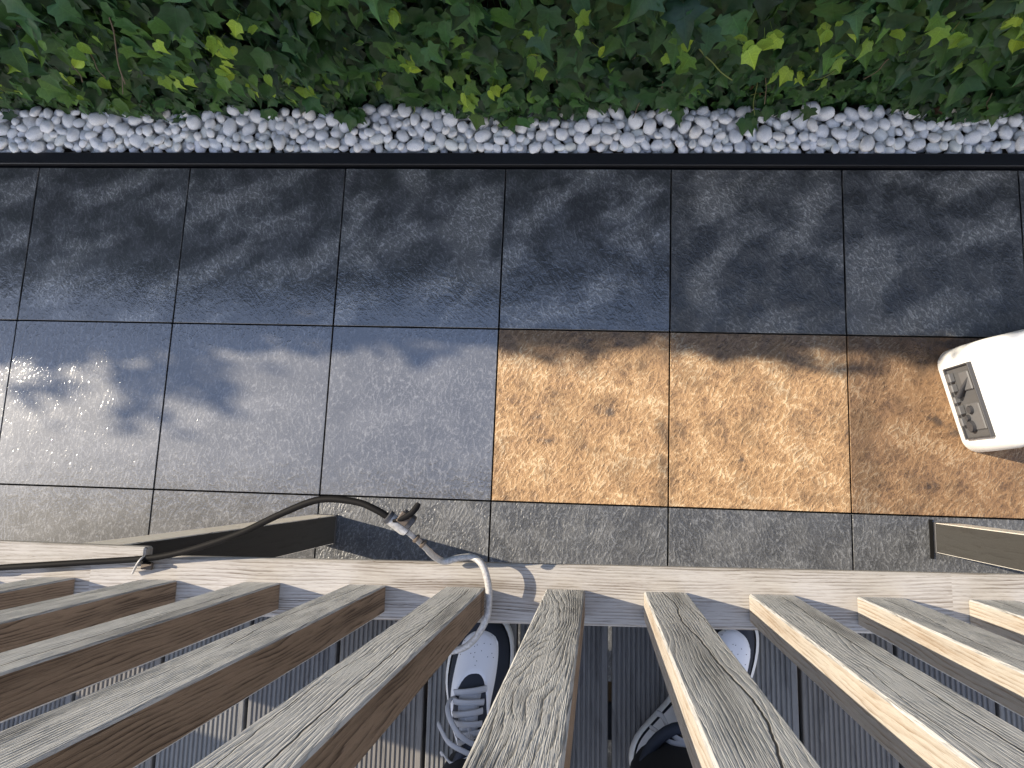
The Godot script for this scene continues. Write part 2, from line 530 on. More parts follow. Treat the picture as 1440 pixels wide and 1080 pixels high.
func icosphere(level: int) -> Array:
	var t := (1 + sqrt(5.0)) / 2
	var v := []
	for p in [[-1, t, 0], [1, t, 0], [-1, -t, 0], [1, -t, 0], [0, -1, t], [0, 1, t], [0, -1, -t], [0, 1, -t], [t, 0, -1], [t, 0, 1], [-t, 0, -1], [-t, 0, 1]]:
		v.append(Vector3(p[0], p[1], p[2]).normalized())
	var f := [[0, 11, 5], [0, 5, 1], [0, 1, 7], [0, 7, 10], [0, 10, 11], [1, 5, 9], [5, 11, 4], [11, 10, 2], [10, 7, 6], [7, 1, 8], [3, 9, 4], [3, 4, 2], [3, 2, 6], [3, 6, 8], [3, 8, 9], [4, 9, 5], [2, 4, 11], [6, 2, 10], [8, 6, 7], [9, 8, 1]]
	for l in level:
		var mids := {}
		var nf := []
		for q in f:
			var m := []
			for k in 3:
				var a: int = mini(q[k], q[(k + 1) % 3]); var b: int = maxi(q[k], q[(k + 1) % 3])
				var key := a * 100000 + b
				if not mids.has(key):
					v.append(((v[a] + v[b]) * 0.5).normalized())
					mids[key] = v.size() - 1
				m.append(mids[key])
			nf.append([q[0], m[0], m[2]]); nf.append([q[1], m[1], m[0]]); nf.append([q[2], m[2], m[1]]); nf.append(m)
		f = nf
	return [v, f]

func blob(level: int, sd: int, amount: float) -> ArrayMesh:
	var ico := icosphere(level)
	var n := noise(0.75, sd, 2)
	var g := Geo.new()
	for p in ico[0]:
		var d: float = 1.0 + n.get_noise_3d(p.x, p.y, p.z) * amount
		g.vert(p * d, p, Vector2(p.x, p.z))
	for q in ico[1]: g.tri(q[0], q[1], q[2], g.v[q[0]] + g.v[q[1]] + g.v[q[2]])
	g.smooth()
	return g.mesh()

func build_gravel() -> void:
	var root := base("pebble_bed")
	tag(root, "", "", "", "structure")
	part("bed", boxmesh(Vector3(9.0, 0.08, 0.34), 0.0, 0, Vector2.ZERO, Vector3(0.1, -0.085, -1.341)), M.soil, root)
	var shapes := []
	for k in 7: shapes.append(blob(2, 100 + k, 0.19))
	var mats := []
	var pn := NoiseTexture2D.new()
	pn.noise = noise(0.02, 83, 4); pn.width = 256; pn.height = 256; pn.seamless = true
	pn.color_ramp = Gradient.new()
	pn.color_ramp.colors = PackedColorArray([Color(0.88, 0.88, 0.88), Color(1, 1, 1)])
	for c in [Color(0.93, 0.915, 0.89), Color(0.90, 0.885, 0.86), Color(0.91, 0.87, 0.81), Color(0.82, 0.81, 0.79)]:
		var m := plain(c, 0.62)
		m.albedo_texture = pn
		mats.append(m)
	# pebbles are dropped one by one, each onto the lowest spot of a few tried
	var r := RandomNumberGenerator.new()
	r.seed = 31
	var cell := 0.06
	var grid := {}
	var all := []
	var edge := noise(0.9, 77, 3)
	for k in 4000:
		var big := pow(r.randf(), 1.5)
		var rad := lerpf(0.0145, 0.0285, big)
		var best := Vector3(0, 9, 0)
		for tries in 7:
			var x := r.randf_range(-2.85, 2.6)
			var back := -1.33 + edge.get_noise_1d(x * 1.3) * 0.03
			var z := r.randf_range(back, -1.171 - rad * 0.8)
			var y := -0.045 + rad * 0.62
			var gx := int(floor(x / cell)); var gz := int(floor(z / cell))
			for i in range(gx - 1, gx + 2):
				for j in range(gz - 1, gz + 2):
					for q in grid.get(i * 1000 + j, []):
						var d := Vector2(q[0].x - x, q[0].z - z).length()
						var s: float = (q[1] + rad) * 0.93
						if d < s: y = maxf(y, q[0].y + sqrt(s * s - d * d) * 0.66)
			if y < best.y: best = Vector3(x, y, z)
		if best.y > 0.017 + (-1.19 - best.z) * 0.16: continue
		var e := [best, rad]
		all.append(e)
		var key := int(floor(best.x / cell)) * 1000 + int(floor(best.z / cell))
		if not grid.has(key): grid[key] = []
		grid[key].append(e)
	# the 300 that show largest: high in the bed, big and in the picture
	for e in all: e.append(e[0].y * 2.0 + e[1] * 1.5 - (10.0 if e[0].x < -2.35 or e[0].x > 1.5 else 0.0))
	all.sort_custom(func(a, b): return a[2] > b[2])
	var rest := []
	for k in all.size():
		var e: Array = all[k]
		var b := Basis.from_euler(Vector3(r.randf_range(-0.5, 0.5), r.randf_range(0, TAU), r.randf_range(-0.5, 0.5)))
		var rr: float = e[1] * 1.03
		b = b * Basis.from_scale(Vector3(rr * r.randf_range(1.0, 1.28), rr * r.randf_range(0.62, 0.85), rr * r.randf_range(0.85, 1.0)))
		var tr := Transform3D(b, e[0])
		if k < 300:
			var o := part("pebble", shapes[k % 7], mats[[0, 1, 0, 2, 1, 0, 3][r.randi() % 7]], root)
			o.transform = tr
		else:
			rest.append(tr)
	var mm := MultiMesh.new()
	mm.transform_format = MultiMesh.TRANSFORM_3D
	mm.use_colors = true
	mm.mesh = shapes[0]
	mm.instance_count = rest.size()
	for k in rest.size():
		mm.set_instance_transform(k, rest[k])
		var w := r.randf_range(0.82, 0.94)
		mm.set_instance_color(k, Color(w, w * r.randf_range(0.975, 1.0), w * r.randf_range(0.90, 0.98)))
	var mi := MultiMeshInstance3D.new()
	mi.name = "small_pebbles"
	mi.multimesh = mm
	var pm := plain(Color(1, 1, 1), 0.62)
	pm.albedo_texture = pn
	pm.vertex_color_use_as_albedo = true
	mi.material_override = pm
	mi.set_meta("kind", "stuff")
	root.add_child(mi)

# ---------------------------------------------------------------- ivy hedge
func leaf_mesh(kind: int) -> ArrayMesh:
	var half: Array
	if kind == 0: half = [[0.06, -0.08], [0.27, -0.18], [0.44, -0.06], [0.42, 0.14], [0.68, 0.36], [0.36, 0.42], [0.24, 0.52], [0.18, 0.72], [0.06, 0.96]]
	elif kind == 1: half = [[0.05, -0.08], [0.24, -0.13], [0.40, 0.00], [0.45, 0.18], [0.56, 0.33], [0.33, 0.46], [0.22, 0.62], [0.11, 0.82], [0.04, 0.98]]
	elif kind == 2: half = [[0.04, -0.03], [0.17, -0.04], [0.30, 0.08], [0.37, 0.24], [0.36, 0.40], [0.30, 0.56], [0.20, 0.72], [0.11, 0.85], [0.05, 0.93]]
	else: half = [[0.08, -0.10], [0.32, -0.20], [0.54, -0.08], [0.47, 0.12], [0.72, 0.26], [0.44, 0.42], [0.28, 0.50], [0.25, 0.68], [0.09, 0.93]]
	var g := Geo.new()
	g.colored = true
	var shape := func(x: float, y: float) -> Vector3:
		var fold := 0.52 if kind != 2 else 0.62
		var z := fold * absf(x) - 0.42 * maxf(y, 0.0) * maxf(y, 0.0) - 0.62 * x * x + 0.035 * sin(y * 9.0 + absf(x) * 7.0)
		return Vector3(x, y, z)
	var mid := []
	for k in half.size():
		var y: float = clampf(half[k][1], 0.0, 0.95)
		mid.append(g.vert(shape.call(0.0, y), Vector3.BACK, Vector2(0.5, y)))
	var tip := g.vert(shape.call(0.0, 1.10), Vector3.BACK, Vector2(0.5, 1.0))
	for s in [-1.0, 1.0]:
		var inner := []
		var outer := []
		for k in half.size():
			var x: float = half[k][0] * s
			var y: float = half[k][1]
			outer.append(g.vert(shape.call(x, y), Vector3.BACK, Vector2(0.5 + x * 0.8, clampf(y, 0, 1))))
			inner.append(g.vert(shape.call(x * 0.5, lerpf(clampf(y, 0, 0.95), y, 0.5)), Vector3.BACK, Vector2(0.5 + x * 0.4, clampf(y, 0, 1))))
		for k in half.size() - 1:
			for q in [[mid[k], mid[k + 1], inner[k + 1]], [mid[k], inner[k + 1], inner[k]], [inner[k], inner[k + 1], outer[k + 1]], [inner[k], outer[k + 1], outer[k]]]:
				g.tri(q[0], q[1], q[2], Vector3.BACK)
		var e := half.size() - 1
		g.tri(mid[e], tip, inner[e], Vector3.BACK)
		g.tri(inner[e], tip, outer[e], Vector3.BACK)
	g.smooth()
	# the stalk
	var first := g.v.size()
	g.tube([Vector3(0, 0.02, -0.01), Vector3(0.02, -0.22, -0.07), Vector3(0.03, -0.5, -0.26)], 0.014, 3, false)
	for i in range(first, g.v.size()): g.c[i] = Color(2.2, 1.9, 0.9); g.uv[i] = Vector2(0.2, 0.3)
	return g.mesh()

var hedge_noise: FastNoiseLite
func hedge_top(x: float) -> float:
	var h := 2.82 + hedge_noise.get_noise_2d(x * 0.55, 50.0) * 0.22
	return h + smoothstep(0.6, 1.6, x) * 0.8 + smoothstep(-5.6, -6.8, x) * 0.30

func hedge_z(x: float, h: float) -> float:
	var z := -1.35 + 0.23 * smoothstep(0.0, 1.0, h) + hedge_noise.get_noise_2d(x * 1.6, h * 1.6) * 0.09
	return z - smoothstep(1.0, 2.8, h) * 0.24

func build_hedge() -> void:
	hedge_noise = noise(0.8, 17, 3)
	var root := base("ivy_hedge", Vector3(0, 0, -1.6))
	tag(root, "dense dark green ivy hedge behind the white pebbles with bright young leaves", "hedge")
	var r := RandomNumberGenerator.new()
	r.seed = 41
	# the tangle of old stems inside, which lets no daylight through
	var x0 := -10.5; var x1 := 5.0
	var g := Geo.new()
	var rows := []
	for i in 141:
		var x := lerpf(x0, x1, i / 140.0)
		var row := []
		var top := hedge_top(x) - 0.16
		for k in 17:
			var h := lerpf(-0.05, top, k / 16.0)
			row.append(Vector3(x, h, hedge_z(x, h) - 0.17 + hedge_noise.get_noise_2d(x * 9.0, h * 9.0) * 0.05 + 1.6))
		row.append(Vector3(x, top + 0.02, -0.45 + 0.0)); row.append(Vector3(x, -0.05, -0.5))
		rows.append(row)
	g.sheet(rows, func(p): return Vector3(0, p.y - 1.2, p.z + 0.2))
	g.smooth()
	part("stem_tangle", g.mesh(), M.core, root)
	var meshes := []
	for k in 4: meshes.append(leaf_mesh(k))
	var tones := [Color(0.026, 0.070, 0.018), Color(0.036, 0.095, 0.020), Color(0.052, 0.125, 0.022), Color(0.085, 0.175, 0.024), Color(0.17, 0.28, 0.030), Color(0.30, 0.42, 0.040)]
	var leaves := []   # [transform, kind, tone, score]
	var add := func(p: Vector3, size: float, kind: int, tone: int, lean: float, seen: float) -> void:
		var tipd := Vector3(r.randfn(0.0, 0.42), -0.75 + r.randfn(0.0, 0.25), lean + r.randfn(0.0, 0.25)).normalized()
		var out := Vector3(r.randfn(0.0, 0.5), 0.50 + r.randfn(0.0, 0.36), 0.80).normalized()
		var xx := tipd.cross(out).normalized()
		var zz := xx.cross(tipd).normalized()
		leaves.append([Transform3D(Basis(xx * size * r.randf_range(0.85, 1.1), tipd * size, zz * size), p - Vector3(0, 0, -1.6)), kind, tone, seen])
	var zone := noise(0.9, 19, 2)
	for k in 7000:   # the face that shows
		var x := r.randf_range(-2.7, 1.9)
		var h := pow(r.randf(), 0.85) * 1.25
		var depth := -absf(r.randfn(0.0, 0.085)) + 0.03 + zone.get_noise_2d(x * 3.0 + 40.0, h * 3.0) * 0.06
		var size := r.randf_range(0.048, 0.078) + (0.024 if x > 0.9 and r.randf() < 0.6 else 0.0)
		if h < 0.25: size *= 0.8
		var tone := 0
		var q := r.randf() + zone.get_noise_2d(x * 1.2, h * 2.0) * 0.45
		if q > 0.45: tone = 1
		if q > 0.78: tone = 2
		if q > 1.0: tone = 3
		if h < 0.3 and r.randf() < 0.08: tone = mini(tone + 1, 3)
		var kind: int = [0, 1, 0, 1, 2][r.randi() % 5] if x < 0.0 else [0, 1, 3, 3][r.randi() % 4]
		var p := Vector3(x, h, hedge_z(x, h) + depth)
		var inside := p.x > -2.2 * (2.35 - h) / 2.0 and p.x < 1.45 and h < 0.75
		add.call(p, size, kind, tone, 0.42, depth * 6.0 + size * 10.0 + h * 0.3 - (0.0 if inside else 9.0))
	for k in 1500:   # the skirt that meets the stones
		var x := r.randf_range(-2.5, 1.7)
		var h := r.randf_range(0.03, 0.24)
		add.call(Vector3(x, h, hedge_z(x, h) + r.randf_range(-0.03, 0.035)), r.randf_range(0.030, 0.05), [0, 1, 1, 2][r.randi() % 4], r.randi() % 3, 0.5, -12.0)
	for k in 115:    # young shoots: a bright tip and two smaller leaves beside it
		var x := r.randf_range(-2.3, 1.6)
		var h := pow(r.randf(), 0.6) * 0.80 + 0.06
		var p := Vector3(x, h, hedge_z(x, h) + r.randf_range(0.01, 0.06))
		for j in 1 + r.randi() % 3:
			add.call(p + Vector3(r.randfn(0, 0.02), r.randfn(0, 0.02), r.randf_range(0, 0.02)), r.randf_range(0.026, 0.050), [1, 2, 2, 0][r.randi() % 4], [4, 4, 5, 3][r.randi() % 4], 0.5, 1.2)
	for c in [[-0.97, -1.3], [-0.90, -1.30], [-0.93, -1.27], [0.25, -1.285], [0.54, -1.29], [0.50, -1.26], [0.60, -1.30], [-1.25, -1.31]]:   # trailing leaves on the stones
		for j in 2:
			add.call(Vector3(c[0] + r.randfn(0, 0.015), 0.055 + r.randf() * 0.02, c[1] - r.randf() * 0.02), 0.055, 1, 1, 0.9, 2.0)
	for k in 9000:   # the rest of the face, above and beside the picture, and the loose top
		var x := r.randf_range(x0, x1)
		var top := hedge_top(x)
		var h := r.randf_range(0.0, top)
		if h < 1.25 and x > -2.7 and x < 1.9: continue
		add.call(Vector3(x, h, hedge_z(x, h) - absf(r.randfn(0, 0.07)) + 0.02), r.randf_range(0.07, 0.11), r.randi() % 4, r.randi() % 3, 0.4, -20.0)
	for k in 130:    # sprigs that stand above the clipped top
		var x := r.randf_range(-9.0, -6.9) if k < 36 else r.randf_range(-6.9, -2.0)
		var c := Vector3(x, hedge_top(x) + r.randf_range(0.0, 0.30 + 0.75 * smoothstep(-6.8, -7.6, x)), -1.62 + r.randf_range(-0.25, 0.12))
		for j in 13:
			add.call(c + Vector3(r.randfn(0, 0.06), r.randfn(0, 0.06), r.randfn(0, 0.06)), r.randf_range(0.06, 0.09), r.randi() % 4, r.randi() % 3, 0.3, -20.0)
	for k in 5200:
		var x := r.randf_range(x0, x1)
		var h := hedge_top(x) - 0.18 + absf(r.randfn(0.0, 0.13)) + hedge_noise.get_noise_2d(x * 5.0, 9.0) * 0.10
		add.call(Vector3(x, h, hedge_z(x, 2.7) + r.randf_range(-0.5, 0.02)), r.randf_range(0.05, 0.09), r.randi() % 4, r.randi() % 3, 0.3, -20.0)
	leaves.sort_custom(func(a, b): return a[3] > b[3])
	for k in 300:
		var l: Array = leaves[k]
		var o := part("leaf", meshes[l[1]], M.leaf[l[2]], root)
		o.transform = l[0]
	for kind in 4:
		var list := []
		for k in range(300, leaves.size()):
			if leaves[k][1] == kind: list.append(leaves[k])
		var mm := MultiMesh.new()
		mm.transform_format = MultiMesh.TRANSFORM_3D
		mm.use_colors = true
		mm.mesh = meshes[kind]
		mm.instance_count = list.size()
		for k in list.size():
			mm.set_instance_transform(k, list[k][0])
			var c: Color = tones[list[k][2]] * r.randf_range(0.6, 2.0)
			mm.set_instance_color(k, Color(c.r, c.g, c.b * r.randf_range(0.9, 1.7), 1))
		var mi := MultiMeshInstance3D.new()
		mi.name = numbered(root, "foliage")
		mi.multimesh = mm
		mi.material_override = M.leaf_many
		mi.set_meta("kind", "stuff")
		root.add_child(mi)
	# bare and hanging stems
	for k in 36:
		var x := r.randf_range(-2.2, 1.55) if k < 30 else r.randf_range(-0.1, 1.4)
		var h := r.randf_range(0.2, 0.95)
		var p := Vector3(x, h, hedge_z(x, h) + r.randf_range(-0.03, 0.05) + 1.6)
		var pts := [p]
		var d := Vector3(r.randfn(0, 0.4), -1.0, r.randfn(0.0, 0.25)).normalized()
		for j in 4:
			p += d * r.randf_range(0.025, 0.06)
			d = (d + Vector3(r.randfn(0, 0.25), 0, r.randfn(0, 0.2))).normalized()
			pts.append(p)
		var s := Geo.new()
		s.tube(spline(pts, 3), 0.0012 + r.randf() * 0.0007, 5)
		part("stem", s.mesh(), M.bark if r.randf() < 0.6 else M.vine, root)
	# withered leaves caught at the foot
	for k in 34:
		var x := r.randf_range(-2.2, 1.5)
		var h := r.randf_range(0.03, 0.16)
		var o := part("withered_leaf", meshes[1 + k % 2], M.dead, root)
		o.transform = Transform3D(Basis.from_euler(Vector3(r.randf_range(-1.8, -0.6), r.randf() * TAU, r.randf_range(-0.5, 0.5))) * Basis.from_scale(Vector3.ONE * r.randf_range(0.022, 0.04)), Vector3(x, h, hedge_z(x, h) + 1.6 + 0.0))

# ---------------------------------------------------------------- deck
func board_mesh(len: float, mat_off: float) -> ArrayMesh:
	var g := Geo.new()
	var w := 0.1445
	var prof := [Vector2(-w / 2, -0.028), Vector2(-w / 2, -0.0015), Vector2(-w / 2 + 0.0015, 0.0)]
	var ribs := 17
	var margin := 0.006
	var p := (w - 2 * margin) / ribs
	for k in ribs:
		var x := -w / 2 + margin + k * p
		for q in [[0.0, 0.0], [0.18, -0.0028], [0.38, -0.0028], [0.56, 0.0]]:
			prof.append(Vector2(x + q[0] * p, q[1]))
	prof.append_array([Vector2(w / 2 - 0.0015, 0.0), Vector2(w / 2, -0.0015), Vector2(w / 2, -0.028)])
	for k in prof.size() - 1:
		var a: Vector2 = prof[k]; var b: Vector2 = prof[k + 1]
		var nn := Vector3(-(b.y - a.y), b.x - a.x, 0).normalized()
		g.flat([Vector3(a.x, a.y, 0), Vector3(b.x, b.y, 0), Vector3(b.x, b.y, len), Vector3(a.x, a.y, len)], nn,
			[Vector2(a.x, mat_off), Vector2(b.x, mat_off), Vector2(b.x, mat_off + len), Vector2(a.x, mat_off + len)])
	for z in [0.0, len]:
		g.flat([Vector3(-w / 2, -0.028, z), Vector3(w / 2, -0.028, z), Vector3(w / 2, -0.003, z), Vector3(-w / 2, -0.003, z)], Vector3(0, 0, -1 if z == 0.0 else 1), [Vector2(0, 0), Vector2(w, 0), Vector2(w, 0.03), Vector2(0, 0.03)])
	return g.mesh()

func build_deck() -> void:
	var root := base("deck", Vector3(0, DECK, 0), 0.0178)
	tag(root, "", "", "", "structure")
	var shapes := []
	for k in 3: shapes.append(board_mesh(1.75, k * 0.37))
	for k in range(-22, 20):
		var o := part("deck_board", shapes[absi(k * 7) % 3], M.deck[absi(k * 5 + 1) % 3], root)
		o.position = Vector3(0.0205 + 0.0755 + k * 0.1510, 0, 0.185)
	for z in [0.395, 0.85, 1.35, 1.85]:
		part("joist", boxmesh(Vector3(6.3, 0.12, 0.06), 0.003, 0, Vector2.ZERO, Vector3(-0.15, -0.028 - 0.062, z)), M.post_side, root)
	part("rim_joist", boxmesh(Vector3(6.3, 0.10, 0.035), 0.003, 0, Vector2.ZERO, Vector3(-0.15, -0.028 - 0.052, 0.222)), M.post_side, root)

func build_post(at: Vector3, label: String, w := 0.082, d := 0.095) -> void:
	var o := base("deck_post", at)
	tag(o, label, "post", "dark wooden posts carrying the deck")
	var h := DECK - 0.03
	var m := ArrayMesh.new()
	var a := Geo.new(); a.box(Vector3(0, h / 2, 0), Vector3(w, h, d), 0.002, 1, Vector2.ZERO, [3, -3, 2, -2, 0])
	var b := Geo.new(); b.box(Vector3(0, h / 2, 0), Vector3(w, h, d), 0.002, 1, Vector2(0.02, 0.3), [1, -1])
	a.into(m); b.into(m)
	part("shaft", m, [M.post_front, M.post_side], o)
	part("foot_plate", boxmesh(Vector3(w + 0.004, 0.012, d + 0.004), 0.001, 0, Vector2.ZERO, Vector3(0, 0.007, 0)), M.dark_plastic, o)

# ---------------------------------------------------------------- railing
func baluster_mesh(w: float, len: float, off: float) -> ArrayMesh:
	var m := ArrayMesh.new()
	var size := Vector3(w, len, 0.041)
	var mid := Vector3(0, len / 2, 0)
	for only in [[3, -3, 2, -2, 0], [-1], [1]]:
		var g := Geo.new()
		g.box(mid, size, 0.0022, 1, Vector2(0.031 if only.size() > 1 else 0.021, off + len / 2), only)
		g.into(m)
	return m

func build_railing(called_label: String, x0: float, x1: float, rights: Array, widths: Array, styles: Array) -> void:
	var o := base("wooden_railing", Vector3(0, DECK, 0), 0.0178)
	tag(o, called_label, "railing")
	var rail_y := 0.118
	part("bottom_rail", boxmesh(Vector3(x1 - x0, 0.020, 0.087), 0.004, 0, Vector2(0.04, 0.35), Vector3((x0 + x1) / 2, rail_y - 0.010, 0.1715)), M.rail, o)
	for k in rights.size():
		var w: float = widths[k]
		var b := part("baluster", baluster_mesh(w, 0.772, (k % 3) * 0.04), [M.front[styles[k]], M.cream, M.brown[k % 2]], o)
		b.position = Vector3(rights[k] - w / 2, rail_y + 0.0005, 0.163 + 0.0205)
	part("top_rail", boxmesh(Vector3(x1 - x0, 0.035, 0.085), 0.004, 0, Vector2(0.0, 0.1), Vector3((x0 + x1) / 2, rail_y + 0.772 + 0.019, 0.192)), M.rail, o)
	for x in [x0 - 0.037, x1 + 0.037]:
		part("end_post", boxmesh(Vector3(0.07, 0.925, 0.07), 0.004, 1, Vector2(0.02, 0.0), Vector3(x, 0.925 / 2 + 0.001, 0.19)), M.front[1], o)

func build_railings() -> void:
	var rights := [-0.97, -0.812, -0.6475, -0.484, -0.320, -0.169, -0.019, 0.131, 0.286, 0.441, 0.597, 0.752]
	var widths := [0.058, 0.058, 0.058, 0.057, 0.058, 0.060, 0.058, 0.063, 0.065, 0.066, 0.066, 0.066]
	var styles := [0, 1, 0, 1, 0, 1, 2, 3, 1, 0, 0, 1]
	for k in 13:
		rights.append(0.904 + k * 0.152); widths.append(0.062); styles.append([0, 1, 3][k % 3])
	build_railing("weathered grey wooden railing with upright balusters along the deck edge", -1.13, 2.85, rights, widths, styles)
	var r2 := []; var w2 := []; var s2 := []  # a further bay, added out of view to throw its shade on the deck
	for k in 9:
		r2.append(-3.15 + k * 0.152); w2.append(0.06); s2.append(k % 2)
	build_railing("added wooden railing bay out of view at far left that shades the deck", -3.25, -1.86, r2, w2, s2)
	tag(part("rail_batten", boxmesh(Vector3(1.6, 0.022, 0.026), 0.003, 0, Vector2(0.05, 0.8), Vector3(-1.503, 1.2955 - 0.012, 0.1405)), M.rail), "pale wooden batten along the outer side of the bottom rail at left", "batten")
	get_node("rail_batten").rotation.y = 0.0

# ---------------------------------------------------------------- cable with its valve
func build_cable() -> void:
	var o := base("hose_line", Vector3(-0.275, 1.3, 0.06))
	tag(o, "thin black cable arching over the bottom rail into a pale metal tube", "cable")
	var rel := func(pts: Array) -> Array:
		var q := []
		for p in pts: q.append(p - Vector3(-0.275, 1.3, 0.06))
		return q
	var black := [Vector3(-1.5, 1.312, 0.185), Vector3(-0.991, 1.312, 0.172), Vector3(-0.922, 1.312, 0.165), Vector3(-0.808, 1.311, 0.154), Vector3(-0.696, 1.310, 0.143), Vector3(-0.634, 1.320, 0.131), Vector3(-0.566, 1.345, 0.111), Vector3(-0.506, 1.370, 0.090), Vector3(-0.439, 1.395, 0.060), Vector3(-0.383, 1.410, 0.040), Vector3(-0.329, 1.420, 0.041), Vector3(-0.297, 1.425, 0.051), Vector3(-0.275, 1.425, 0.063)]
	var g := Geo.new()
	g.tube(spline(rel.call(black), 6), 0.0048, 10)
	part("black_cable", g.mesh(), M.rubber, o)
	var pale := [Vector3(-0.257, 1.415, 0.078), Vector3(-0.248, 1.400, 0.089), Vector3(-0.240, 1.370, 0.105), Vector3(-0.236, 1.333, 0.120), Vector3(-0.225, 1.316, 0.128), Vector3(-0.204, 1.320, 0.122), Vector3(-0.180, 1.330, 0.119), Vector3(-0.165, 1.335, 0.129), Vector3(-0.157, 1.335, 0.149), Vector3(-0.154, 1.330, 0.174), Vector3(-0.158, 1.325, 0.207), Vector3(-0.178, 1.317, 0.240), Vector3(-0.205, 1.307, 0.256), Vector3(-0.25, 1.300, 0.262)]
	g = Geo.new()
	var ps := spline(rel.call(pale), 6)
	var rr := []
	for i in ps.size(): rr.append(0.0042 if i < 14 else 0.0050)
	g.tube(ps, rr, 10)
	part("metal_tube", g.mesh(), M.steel, o)
	var d := Vector3(0.018, -0.010, 0.015).normalized()
	var a := Vector3(-0.279, 1.4265, 0.060) - Vector3(-0.275, 1.3, 0.06)
	g = Geo.new()
	g.tube([a, a + d * 0.002, a + d * 0.026, a + d * 0.030], [0.0080, 0.0088, 0.0088, 0.0070], 14)
	part("coupling", g.mesh(), M.steel, o)
	g = Geo.new()
	g.tube([a - d * 0.004, a + d * 0.001], 0.0095, 14)
	part("collar", g.mesh(), M.dark_plastic, o)
	g = Geo.new()
	for t in [0.046, 0.058]: g.tube([a + d * t, a + d * (t + 0.003)], 0.0062, 12)
	part("ring", g.mesh(), M.rusty, o)
	var side := Vector3(0.72, 0.25, -0.62).normalized()
	var b := part("valve_block", boxmesh(Vector3(0.020, 0.014, 0.018), 0.0015, 0), M.dark_plastic, o)
	b.position = a + d * 0.018 + side * 0.014
	b.rotation = Vector3(0.2, -0.7, -0.3)
	var c := part("latch_plate", boxmesh(Vector3(0.015, 0.004, 0.016), 0.001, 0), M.rusty, o)
	c.position = a + d * 0.016 + side * 0.015 + Vector3(0, 0.011, 0)
	c.rotation = Vector3(0.1, -0.6, -0.25)
	g = Geo.new()
	var l0 := a + d * 0.010 + Vector3(0, 0.010, -0.002)
	g.tube(spline([l0, l0 + Vector3(0.014, 0.006, -0.004), l0 + Vector3(0.028, 0.009, -0.013), l0 + Vector3(0.036, 0.010, -0.025)], 4), [0.0022, 0.0024, 0.0028, 0.003, 0.0034, 0.0038, 0.004, 0.004, 0.004, 0.0042, 0.0042, 0.0038, 0.003], 8, true, 0.6)
	part("lever", g.mesh(), M.rubber, o)
	# the clip that holds the cable to the rail
	var k := base("cable_clip", Vector3(-0.697, 1.2975, 0.150))
	k.scale = Vector3.ONE * 0.8
	tag(k, "small pale metal clip holding the black cable on the bottom rail", "clip")
	g = Geo.new()
	g.tube(spline([Vector3(0.008, 0.000, -0.012), Vector3(0.006, 0.020, -0.012), Vector3(0.002, 0.026, -0.004), Vector3(-0.008, 0.018, 0.006), Vector3(-0.022, 0.004, 0.020)], 5), 0.0042, 8, true, 0.5)
	part("strap", g.mesh(), M.steel, k)
	part("pad", boxmesh(Vector3(0.022, 0.005, 0.014), 0.001, 0, Vector2.ZERO, Vector3(0.004, 0.003, 0.006)), M.rusty, k)
	g = Geo.new()
	g.tube([Vector3(0.010, 0.006, 0.0), Vector3(0.010, 0.030, -0.004)], 0.003, 8)
	part("peg", g.mesh(), M.rubber, k)

# ---------------------------------------------------------------- white housing at the right
func rounded_loop(hx: float, hz: float, r: float, per := 6) -> Array:
	var out := []
	for q in [[1, 1, 0.0], [-1, 1, 0.5], [-1, -1, 1.0], [1, -1, 1.5]]:
		for k in per + 1:
			var a: float = PI * (q[2] + 0.5 * k / per)
			out.append(Vector2(q[0] * (hx - r) + cos(a) * r, q[1] * (hz - r) + sin(a) * r))
	return out

